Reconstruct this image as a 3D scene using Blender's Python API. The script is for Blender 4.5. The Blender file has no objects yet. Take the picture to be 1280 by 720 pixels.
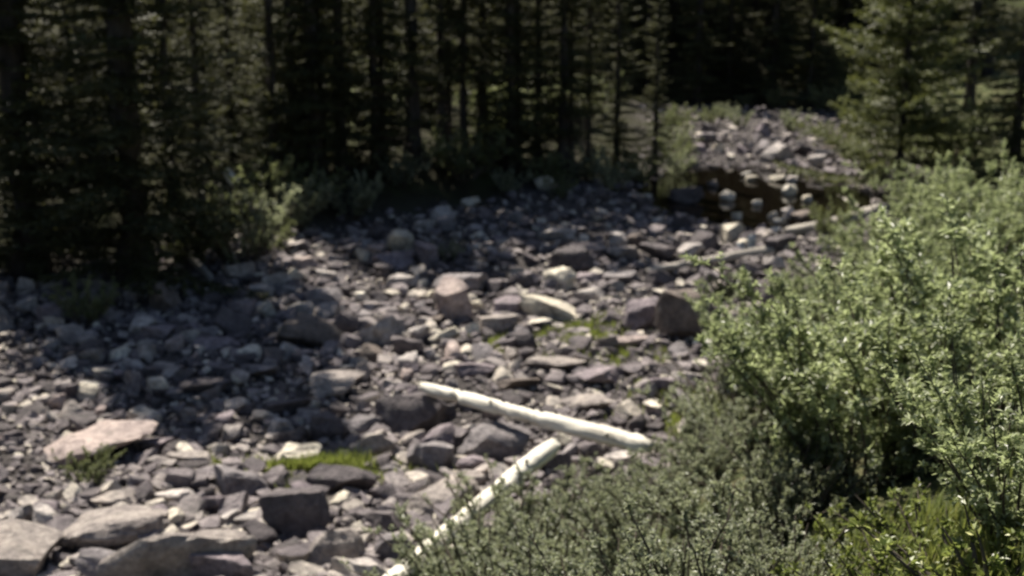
import bpy, math, random
import numpy as np
from mathutils import Vector, Matrix, noise

# ------------------------------------------------------------------ camera, sky, sun, exposure
scene = bpy.context.scene
COL = scene.collection
F = 1545.0                      # focal length in pixels of a 1280 px wide frame
CAMZ = 4.05
PITCH = math.radians(13.8)
cam_d = bpy.data.cameras.new('camera')
cam = bpy.data.objects.new('camera', cam_d)
COL.objects.link(cam)
cam.location = (0, 0, CAMZ)
cam.rotation_euler = (math.pi/2 - PITCH, 0, 0)
cam_d.sensor_width = 36.0
cam_d.lens = 36.0*F/1280.0
cam_d.clip_end = 2000
cam_d.dof.use_dof = True        # the old lens is focused a little short, so everything is soft
cam_d.dof.focus_distance = 2.6
cam_d.dof.aperture_fstop = 3.9
scene.camera = cam

SUN_EL = math.radians(57)
SUN_AZ = math.radians(-31)      # from +Y towards -X: behind the forest on the left
S = Vector((math.sin(SUN_AZ)*math.cos(SUN_EL), math.cos(SUN_AZ)*math.cos(SUN_EL), math.sin(SUN_EL)))
world = bpy.data.worlds.new('World')
scene.world = world
world.use_nodes = True
wn = world.node_tree.nodes
sky = wn.new('ShaderNodeTexSky')
sky.sky_type = 'NISHITA'
sky.sun_disc = False
sky.sun_elevation = SUN_EL
sky.sun_rotation = SUN_AZ
wn['Background'].inputs['Strength'].default_value = 0.05
world.node_tree.links.new(sky.outputs[0], wn['Background'].inputs[0])
sun_d = bpy.data.lights.new('sun', 'SUN')
sun_d.energy = 5.0
sun_d.angle = math.radians(0.5)
sun_d.color = (1.0, 0.93, 0.82)
sun = bpy.data.objects.new('sun', sun_d)
COL.objects.link(sun)
sun.rotation_euler = S.to_track_quat('Z', 'Y').to_euler()
scene.view_settings.view_transform = 'Standard'
scene.view_settings.look = 'None'
scene.view_settings.gamma = 1.0
scene.view_settings.exposure = 0.95
scene.render.engine = 'CYCLES'
scene.cycles.max_bounces = 6
scene.cycles.diffuse_bounces = 3
scene.cycles.transmission_bounces = 3
scene.cycles.filter_width = 2.0

# ------------------------------------------------------------------ helpers
def tag(o, label=None, cat=None, group=None, kind=None):
    if label: o['label'] = label
    if cat: o['category'] = cat
    if group: o['group'] = group
    if kind: o['kind'] = kind
    return o

def link(name, me, parent=None):
    o = bpy.data.objects.new(name, me)
    COL.objects.link(o)
    if parent: o.parent = parent
    return o

def empty(name, loc, rz=0.0, sc=1.0):
    o = bpy.data.objects.new(name, None)
    COL.objects.link(o)
    o.location = loc
    o.rotation_euler = (0, 0, rz)
    o.scale = (sc, sc, sc) if isinstance(sc, (int, float)) else sc
    o.empty_display_size = 0.2
    return o

def copy_tree(o, parent=None):
    c = o.copy()
    COL.objects.link(c)
    c.parent = parent
    for ch in o.children:
        copy_tree(ch, c)
    return c

def mesh_np(name, V, Fc, mat=None, smooth=False, mat_index=None):
    """mesh from arrays; every face has the same number of corners"""
    V = np.asarray(V, dtype=np.float32); Fc = np.asarray(Fc, dtype=np.int32)
    me = bpy.data.meshes.new(name)
    n = Fc.shape[1]
    me.vertices.add(len(V)); me.vertices.foreach_set('co', V.ravel())
    me.loops.add(Fc.size); me.loops.foreach_set('vertex_index', Fc.ravel())
    me.polygons.add(len(Fc))
    me.polygons.foreach_set('loop_start', np.arange(0, Fc.size, n, dtype=np.int32))
    me.polygons.foreach_set('loop_total', np.full(len(Fc), n, dtype=np.int32))
    me.polygons.foreach_set('use_smooth', np.full(len(Fc), smooth, dtype=bool))
    me.update(calc_edges=True)
    me.validate()
    if mat: me.materials.append(mat)
    return me

def smoothstep(a, b, x):
    t = min(1.0, max(0.0, (x-a)/(b-a)))
    return t*t*(3-2*t)

def interp(x, xs, ys):
    return float(np.interp(x, xs, ys))

# ------------------------------------------------------------------ terrain shape
TOE_Y = [-40, 0, 8.4, 10.6, 13.5, 17.5, 21.5, 26.5, 33, 45, 80]
TOE_X = [-40, -7.2, -0.7, 1.3, 2.7, 4.3, 6.4, 8.4, 9.6, 11, 14]
EDG_Y = [-40, 0, 10, 14.5, 17.9, 21, 26.6, 39, 80]
EDG_X = [-45, -26, -14, -9.5, -6.0, -2.6, 3.3, 4.6, 6]

def nz(x, y, z=0.0):
    return noise.noise(Vector((x, y, z)))

def base_h(x, y):
    sr = (x - interp(y, TOE_Y, TOE_X))*0.8
    sl = (interp(y, EDG_Y, EDG_X) - x)*0.72
    z = 0.0
    if sr > 0:
        z += 2.5*smoothstep(0, 6.6, sr)*smoothstep(60, 10, y)*1.0 + 0.05*min(sr, 30) + 0.9*smoothstep(0, 8, sr)*smoothstep(10, 60, y)
        if sr > 9: z += 0.22*(sr-9)
    if sl > 0:
        z += 0.09*min(sl, 8) + 0.5*smoothstep(0, 2.5, sl)
        if sl > 8: z += 0.30*(sl-8)
    if y > 43: z += 0.6*(y-43)
    # shallow trough where the pool lies
    dx, dy = (x-4.95)/2.3, (y-24.9)/3.9
    z -= 0.42*math.exp(-(dx*dx+dy*dy)**2)
    return z

def h(x, y):
    z = base_h(x, y)
    pd = math.exp(-(((x-4.95)/2.6)**2 + ((y-24.5)/4.6)**2)**2)
    z += (1-pd)*(0.16*nz(x*0.33, y*0.33, 3.1) + 0.11*nz(x*0.95, y*0.95, 7.7) + 0.025*nz(x*2.7, y*2.7, 1.3))
    return z

CP, SP = math.cos(PITCH), math.sin(PITCH)
def ray(px, py):
    xc, yc = (px-640)/F, -(py-360)/F
    return Vector((xc, CP + yc*SP, -SP + yc*CP))

def ground_at(px, py):
    """point of the terrain seen at a pixel of the 1280x720 frame"""
    d = ray(px, py)
    t, step = 2.0, 0.15
    while t < 120:
        p = Vector((0, 0, CAMZ)) + d*t
        if p.z < h(p.x, p.y):
            lo, hi = t-step, t
            for _ in range(18):
                m = (lo+hi)/2
                q = Vector((0, 0, CAMZ)) + d*m
                if q.z < h(q.x, q.y): hi = m
                else: lo = m
            q = Vector((0, 0, CAMZ)) + d*hi
            return Vector((q.x, q.y, h(q.x, q.y))), hi
        t += step
    p = Vector((0, 0, CAMZ)) + d*40
    return Vector((p.x, p.y, h(p.x, p.y))), 40

def at_height(px, py, z):
    d = ray(px, py)
    t = (z-CAMZ)/d.z
    return Vector((d.x*t, d.y*t, z)), t

def in_bed(x, y):
    """distance inside the stony bed, negative outside"""
    return min((interp(y, TOE_Y, TOE_X) - x)*0.8, (x - interp(y, EDG_Y, EDG_X))*0.72)

# ------------------------------------------------------------------ materials
def new_mat(name):
    m = bpy.data.materials.new(name)
    m.use_nodes = True
    nt = m.node_tree
    b = nt.nodes['Principled BSDF']
    return m, nt, b

def N(nt, t, **kw):
    n = nt.nodes.new(t)
    for k, v in kw.items():
        if k in n.inputs: n.inputs[k].default_value = v
        else: setattr(n, k, v)
    return n

def ramp(nt, stops):
    r = nt.nodes.new('ShaderNodeValToRGB')
    el = r.color_ramp.elements
    while len(el) > 1: el.remove(el[-1])
    el[0].position, el[0].color = stops[0][0], (*stops[0][1], 1)
    for p, c in stops[1:]:
        e = el.new(p); e.color = (*c, 1)
    return r

def mix(nt, a, b, fac, mode='MIX'):
    m = nt.nodes.new('ShaderNodeMix'); m.data_type = 'RGBA'; m.blend_type = mode
    for sock, v in ((m.inputs[0], fac), (m.inputs[6], a), (m.inputs[7], b)):
        if isinstance(v, bpy.types.NodeSocket): nt.links.new(v, sock)
        elif isinstance(v, (int, float)): sock.default_value = v
        else: sock.default_value = (*v, 1)
    return m.outputs[2]

def bump(nt, b, height, strength, dist):
    bp = N(nt, 'ShaderNodeBump', Strength=strength, Distance=dist)
    nt.links.new(height, bp.inputs['Height'])
    nt.links.new(bp.outputs[0], b.inputs['Normal'])

def rock_material(name, island):
    m, nt, b = new_mat(name)
    tc = N(nt, 'ShaderNodeTexCoord')
    geo = N(nt, 'ShaderNodeNewGeometry')
    if island:
        r = ramp(nt, [(0, (.08, .07, .072)), (.35, (.16, .142, .15)), (.6, (.25, .225, .232)), (.8, (.36, .33, .315)), (.93, (.52, .48, .42)), (1, (.70, .66, .56))])
        nt.links.new(geo.outputs['Random Per Island'], r.inputs[0])
        base = r.outputs[0]
    else:
        oi = N(nt, 'ShaderNodeObjectInfo')
        base = oi.outputs['Color']
    n1 = N(nt, 'ShaderNodeTexNoise', Scale=3.2, Detail=8.0, Roughness=0.68)
    n2 = N(nt, 'ShaderNodeTexNoise', Scale=17.0, Detail=6.0, Roughness=0.7)
    n3 = N(nt, 'ShaderNodeTexNoise', Scale=6.0, Detail=5.0, Roughness=0.6)
    for n in (n1, n2, n3): nt.links.new(geo.outputs['Position'], n.inputs['Vector'])
    r1 = ramp(nt, [(.3, (.48, .46, .48)), (.5, (1, .98, .97)), (.7, (1.45, 1.40, 1.33))])
    nt.links.new(n1.outputs['Fac'], r1.inputs[0])
    c = mix(nt, base, r1.outputs[0], 1.0, 'MULTIPLY')
    r2 = ramp(nt, [(.35, (.45, .43, .44)), (.62, (1.25, 1.24, 1.2))])
    nt.links.new(n2.outputs['Fac'], r2.inputs[0])
    c = mix(nt, c, r2.outputs[0], .8, 'MULTIPLY')
    # dark lichen in blotches
    r3 = ramp(nt, [(.56, (0, 0, 0)), (.66, (1, 1, 1))])
    nt.links.new(n3.outputs['Fac'], r3.inputs[0])
    f = N(nt, 'ShaderNodeMath', operation='MULTIPLY'); f.inputs[1].default_value = .4
    nt.links.new(r3.outputs[0], f.inputs[0])
    c = mix(nt, c, (.075, .072, .062), f.outputs[0])
    nt.links.new(c, b.inputs['Base Color'])
    b.inputs['Roughness'].default_value = .78
    b.inputs['Specular IOR Level'].default_value = .35
    add = N(nt, 'ShaderNodeMath', operation='MULTIPLY_ADD'); add.inputs[1].default_value = .35
    nt.links.new(n2.outputs['Fac'], add.inputs[0]); nt.links.new(n1.outputs['Fac'], add.inputs[2])
    bump(nt, b, add.outputs[0], 1.0, .09)
    return m

def ground_material():
    m, nt, b = new_mat('ground_soil')
    geo = N(nt, 'ShaderNodeNewGeometry')
    at = N(nt, 'ShaderNodeAttribute', attribute_name='zone')
    n1 = N(nt, 'ShaderNodeTexNoise', Scale=1.3, Detail=9.0, Roughness=.7)
    n2 = N(nt, 'ShaderNodeTexNoise', Scale=14.0, Detail=6.0, Roughness=.75)
    v = N(nt, 'ShaderNodeTexVoronoi', Scale=16.0)
    for n in (n1, n2, v): nt.links.new(geo.outputs['Position'], n.inputs['Vector'])
    bed = ramp(nt, [(.3, (.03, .026, .025)), (.5, (.07, .062, .06)), (.72, (.17, .15, .14))])
    nt.links.new(n2.outputs['Fac'], bed.inputs[0])
    wood = ramp(nt, [(.3, (.016, .014, .009)), (.5, (.035, .033, .016)), (.72, (.05, .062, .022))])
    nt.links.new(n1.outputs['Fac'], wood.inputs[0])
    bank = ramp(nt, [(.3, (.045, .04, .025)), (.5, (.07, .085, .03)), (.72, (.15, .125, .07))])
    nt.links.new(n1.outputs['Fac'], bank.inputs[0])
    sep = N(nt, 'ShaderNodeSeparateColor'); nt.links.new(at.outputs['Color'], sep.inputs[0])
    c = mix(nt, bed.outputs[0], wood.outputs[0], sep.outputs[0])
    c = mix(nt, c, bank.outputs[0], sep.outputs[1])
    nt.links.new(c, b.inputs['Base Color'])
    b.inputs['Roughness'].default_value = .95
    b.inputs['Specular IOR Level'].default_value = .2
    ad = N(nt, 'ShaderNodeMath', operation='ADD')
    nt.links.new(v.outputs['Distance'], ad.inputs[0]); nt.links.new(n2.outputs['Fac'], ad.inputs[1])
    bump(nt, b, ad.outputs[0], 1.0, .06)
    return m

def leaf_material(name, dark, mid, light, trans, rough=.42, tfac=.35, spec=.5):
    m, nt, b = new_mat(name)
    geo = N(nt, 'ShaderNodeNewGeometry')
    r = ramp(nt, [(0, dark), (.6, mid), (.82, mid), (1, light)])
    nt.links.new(geo.outputs['Random Per Island'], r.inputs[0])
    n = N(nt, 'ShaderNodeTexNoise', Scale=1.7, Detail=3.0)
    nt.links.new(geo.outputs['Position'], n.inputs['Vector'])
    rr = ramp(nt, [(.3, (.5, .52, .46)), (.7, (1.35, 1.32, 1.25))])
    nt.links.new(n.outputs['Fac'], rr.inputs[0])
    c = mix(nt, r.outputs[0], rr.outputs[0], 1.0, 'MULTIPLY')
    nt.links.new(c, b.inputs['Base Color'])
    b.inputs['Roughness'].default_value = rough
    b.inputs['Specular IOR Level'].default_value = spec
    tr = N(nt, 'ShaderNodeBsdfTranslucent')
    tc = mix(nt, c, trans, .6)
    nt.links.new(tc, tr.inputs[0])
    ms = N(nt, 'ShaderNodeMixShader'); ms.inputs[0].default_value = tfac
    nt.links.new(b.outputs[0], ms.inputs[1]); nt.links.new(tr.outputs[0], ms.inputs[2])
    nt.links.new(ms.outputs[0], nt.nodes['Material Output'].inputs[0])
    return m

def bark_material(name, stops, scale=6.0, rough=.9, stretch=(1, 1, .15), strength=.8):
    m, nt, b = new_mat(name)
    tc = N(nt, 'ShaderNodeTexCoord')
    mp = N(nt, 'ShaderNodeMapping'); mp.inputs['Scale'].default_value = stretch
    nt.links.new(tc.outputs['Object'], mp.inputs[0])
    n = N(nt, 'ShaderNodeTexNoise', Scale=scale, Detail=8.0, Roughness=.7)
    nt.links.new(mp.outputs[0], n.inputs['Vector'])
    r = ramp(nt, stops); nt.links.new(n.outputs['Fac'], r.inputs[0])
    nt.links.new(r.outputs[0], b.inputs['Base Color'])
    b.inputs['Roughness'].default_value = rough
    b.inputs['Specular IOR Level'].default_value = .25
    bump(nt, b, n.outputs['Fac'], strength, .03)
    return m

M_ROCK = rock_material('weathered_rock', False)
M_STONES = rock_material('mixed_small_stones', True)
M_GROUND = ground_material()
M_WILLOW = leaf_material('willow_leaf', (.08, .095, .045), (.27, .31, .18), (.74, .76, .62), (.54, .62, .29), rough=.42, tfac=.5, spec=.8)
M_SAGE = leaf_material('grey_green_leaf', (.09, .105, .065), (.26, .285, .20), (.66, .68, .56), (.46, .50, .28), rough=.45, tfac=.5, spec=.8)
M_SHRUB = leaf_material('shrub_leaf', (.09, .11, .05), (.18, .205, .10), (.42, .43, .28), (.34, .38, .16), tfac=.45)
M_YELLOW = leaf_material('yellowing_leaf', (.09, .085, .02), (.16, .15, .04), (.22, .17, .05), (.3, .26, .06))
M_NEEDLE = leaf_material('spruce_needle', (.036, .040, .018), (.066, .070, .032), (.12, .12, .06), (.15, .155, .05), rough=.6, tfac=.3, spec=.3)
M_FIR = leaf_material('young_fir_needle', (.065, .08, .028), (.11, .125, .045), (.17, .18, .075), (.24, .26, .07), rough=.5, tfac=.28, spec=.35)
M_JUNIPER = leaf_material('juniper_needle', (.03, .045, .015), (.05, .07, .025), (.08, .10, .04), (.08, .1, .03), rough=.6, tfac=.15)
M_GRASS = leaf_material('grass_blade', (.10, .12, .03), (.19, .22, .055), (.32, .30, .13), (.36, .43, .09), rough=.5, tfac=.4)
M_DRYGRASS = leaf_material('bank_grass_blade', (.09, .12, .03), (.16, .19, .05), (.26, .23, .10), (.3, .33, .08), rough=.5, tfac=.4)
M_BANKLEAF = leaf_material('bank_leaf', (.06, .055, .025), (.17, .21, .06), (.48, .48, .22), (.42, .50, .12), rough=.4, tfac=.38)
M_BARK = bark_material('spruce_bark', [(.3, (.022, .018, .016)), (.55, (.065, .055, .048)), (.75, (.12, .105, .09))])
M_STEM = bark_material('willow_stem', [(.3, (.05, .042, .032)), (.6, (.12, .10, .075)), (.8, (.17, .15, .12))], scale=20)
M_BLEACH = bark_material('bleached_wood', [(.30, (.16, .14, .11)), (.38, (.44, .40, .33)), (.5, (.70, .66, .56)), (.75, (.84, .81, .71))], scale=26, rough=.8, stretch=(1, 1, .035), strength=.4)
M_GREYWOOD = bark_material('grey_driftwood', [(.25, (.16, .145, .125)), (.5, (.34, .31, .27)), (.75, (.47, .43, .37))], scale=9, stretch=(1, 1, .08), strength=.6)
m, nt, b = new_mat('pool_water')
b.inputs['Base Color'].default_value = (.004, .003, .002, 1)
b.inputs['Roughness'].default_value = .06
b.inputs['IOR'].default_value = 1.33
b.inputs['Specular IOR Level'].default_value = .3
nw = N(nt, 'ShaderNodeTexNoise', Scale=5.0, Detail=3.0)
bump(nt, b, nw.outputs['Fac'], .5, .03)
M_WATER = m

# ------------------------------------------------------------------ ground sheet
def axis(parts):
    out = []
    for a, b_, st in parts:
        out += list(np.arange(a, b_, st))
    return np.array(out + [parts[-1][1]])

gx = axis([(-160, -40, 12), (-40, -12, 1.2), (-12, 14, .17), (14, 40, 1.2), (40, 160, 12)])
gy = axis([(-60, 0, 4), (0, 4, .5), (4, 31, .15), (31, 46, .3), (46, 80, 2), (80, 240, 16)])
V = np.empty((len(gy)*len(gx), 3), np.float32)
Z = np.empty((len(gy)*len(gx), 4), np.float32)
k = 0
for y in gy:
    tx, ex = interp(y, TOE_Y, TOE_X), interp(y, EDG_Y, EDG_X)
    for x in gx:
        V[k] = (x, y, h(x, y))
        wob = .8*nz(x*.6, y*.6, 11.0)
        Z[k] = (smoothstep(-.3, .9, (ex-x)*.72 + wob) if y < 43 else 1.0, smoothstep(-.2, 1.0, (x-tx)*.8 + wob), 0, 1)
        k += 1
nx = len(gx)
idx = np.arange(len(gy)*nx).reshape(len(gy), nx)
Fg = np.stack([idx[:-1, :-1], idx[:-1, 1:], idx[1:, 1:], idx[1:, :-1]], -1).reshape(-1, 4)
me = mesh_np('ground', V, Fg, M_GROUND, True)
ca = me.color_attributes.new('zone', 'FLOAT_COLOR', 'POINT')
ca.data.foreach_set('color', Z.ravel())
tag(link('ground', me), 'stony creek bed running between the forest floor and a grassy bank', kind='structure')

# dark pool at the far end of the bed
WZ = -0.11
pts = []
for i in range(40):
    a = i/40*math.tau
    r = 1 + .12*nz(math.cos(a)*1.5, math.sin(a)*1.5, 5.0)
    pts.append((4.95 + 2.8*r*math.cos(a), 24.9 + 4.7*r*math.sin(a), WZ))
pts.append((4.95, 25.0, WZ))
me = mesh_np('pool_water', pts, [(i, (i+1) % 40, 40) for i in range(40)], M_WATER, True)
tag(link('pool_water', me), 'small dark brown pool among stones at the far end of the bed', kind='structure')

# ------------------------------------------------------------------ rocks
def ico(sub):
    t = (1+5**.5)/2
    v = [(-1, t, 0), (1, t, 0), (-1, -t, 0), (1, -t, 0), (0, -1, t), (0, 1, t), (0, -1, -t), (0, 1, -t), (t, 0, -1), (t, 0, 1), (-t, 0, -1), (-t, 0, 1)]
    f = [(0, 11, 5), (0, 5, 1), (0, 1, 7), (0, 7, 10), (0, 10, 11), (1, 5, 9), (5, 11, 4), (11, 10, 2), (10, 7, 6), (7, 1, 8), (3, 9, 4), (3, 4, 2), (3, 2, 6), (3, 6, 8), (3, 8, 9), (4, 9, 5), (2, 4, 11), (6, 2, 10), (8, 6, 7), (9, 8, 1)]
    v = [Vector(p).normalized() for p in v]
    for _ in range(sub):
        cache, nf = {}, []
        def midp(a, b_):
            key = (min(a, b_), max(a, b_))
            if key not in cache:
                v.append(((v[a]+v[b_])/2).normalized()); cache[key] = len(v)-1
            return cache[key]
        for a, b_, c in f:
            x, y, z = midp(a, b_), midp(b_, c), midp(c, a)
            nf += [(a, x, z), (b_, y, x), (c, z, y), (x, y, z)]
        f = nf
    return np.array([tuple(p) for p in v]), np.array(f)
ICO = {s: ico(s) for s in (1, 2, 3)}

def rock_verts(rng, sub, block=.5, rough=.05):
    """an angular boulder: a ball cut by planes, unit bounding box resting on z = 0"""
    v, f = ICO[sub]
    v = v.copy()
    planes = []
    tilt = rng.normal(0, .22, 3); up = np.array([0, 0, 1.0]) + tilt*np.array([1, 1, 0])
    planes.append((up, rng.uniform(.30, .55)))
    for q in range(int(rng.integers(3, 6))):
        a = rng.uniform(0, math.tau); n = np.array([math.cos(a), math.sin(a), rng.normal(0, .3)])
        planes.append((n, rng.uniform(.34, .68)))
    for q in range(int(rng.integers(5, 9))):
        planes.append((rng.normal(0, 1, 3), rng.uniform(.45, .78)))
    for n, o in planes:
        n = n/np.linalg.norm(n)
        o = o*block + (1-block)*.85
        dd = np.maximum(0, v @ n - o)
        v -= dd[:, None]*n*.96
    sd = rng.uniform(0, 100)
    if rough > 0:
        for i in range(len(v)):
            p = Vector(v[i])
            v[i] *= 1 + rough*noise.noise(p*1.8 + Vector((sd, 0, 0)))*1.6 + rough*.7*noise.noise(p*4.5 + Vector((0, sd, 0))) + rough*.45*noise.noise(p*11 + Vector((0, 0, sd)))
    lo, hi = v.min(0), v.max(0)
    v = (v - (lo+hi)/2)/(hi-lo)
    v[:, 2] += .5
    return v, f

def rock_mesh(seed, sub=3, block=1.0, rough=.10):
    v, f = rock_verts(np.random.default_rng(seed), sub, block, rough)
    me = mesh_np('boulder', v, f, M_ROCK, True)
    me.set_sharp_from_angle(angle=math.radians(26))
    return me

TONE = {
    'mauve': (.245, .212, .23), 'grey': (.245, .228, .235), 'tan': (.345, .312, .29), 'pale': (.46, .43, .41),
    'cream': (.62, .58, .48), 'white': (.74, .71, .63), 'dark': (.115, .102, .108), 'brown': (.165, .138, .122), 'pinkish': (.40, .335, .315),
}
PLACED = []       # (x, y, radius)
LANDMARKS = []    # (x, y, phrase)

def boulder(x0, y0, x1, y1, tone, label, land=None, seed=0, yaw=None, tilt=(-.12, -.05), block=1.0, deep=.66, flat=1.0, group=None):
    rng = random.Random(seed*7+int(x0)+int(y0)*3)
    p, t = ground_at((x0+x1)/2, y1)
    if p.z < WZ:
        p, t = at_height((x0+x1)/2, y1, WZ - .01)
    wet = ((p.x-4.95)/2.3)**2 + ((p.y-25.0)/3.9)**2 < 1
    al = math.atan2(CAMZ-p.z, p.y)
    dist = math.hypot(p.y, CAMZ-p.z)
    w = (x1-x0)*dist/F
    d = w*deep
    hh = (y1-y0)*dist/F
    hz = max((hh - d*.75*math.sin(al))/math.cos(al), .30*w, hh*.45)*flat
    cx, cy = p.x*(1 + d*.42/p.y), p.y + d*.42
    cz = p.z if wet else min(h(cx, cy), p.z + .04)
    o = link('boulder', rock_mesh(seed*101+int(x0)*13+int(y0), 3, block))
    o.location = (cx, cy, cz - hz*.22)
    o.scale = (w*1.05, d, hz*1.30)
    o.rotation_euler = (tilt[0], tilt[1], yaw if yaw is not None else rng.uniform(-.3, .3))
    c = TONE[tone]; j = rng.uniform(.9, 1.1)
    o.color = (c[0]*j, c[1]*j, c[2]*j, 1)
    tag(o, label, 'rock', group or 'boulders of the creek bed')
    PLACED.append((cx, cy, max(w, d)*.5))
    if land: LANDMARKS.append((cx, cy, land))
    return o

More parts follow.
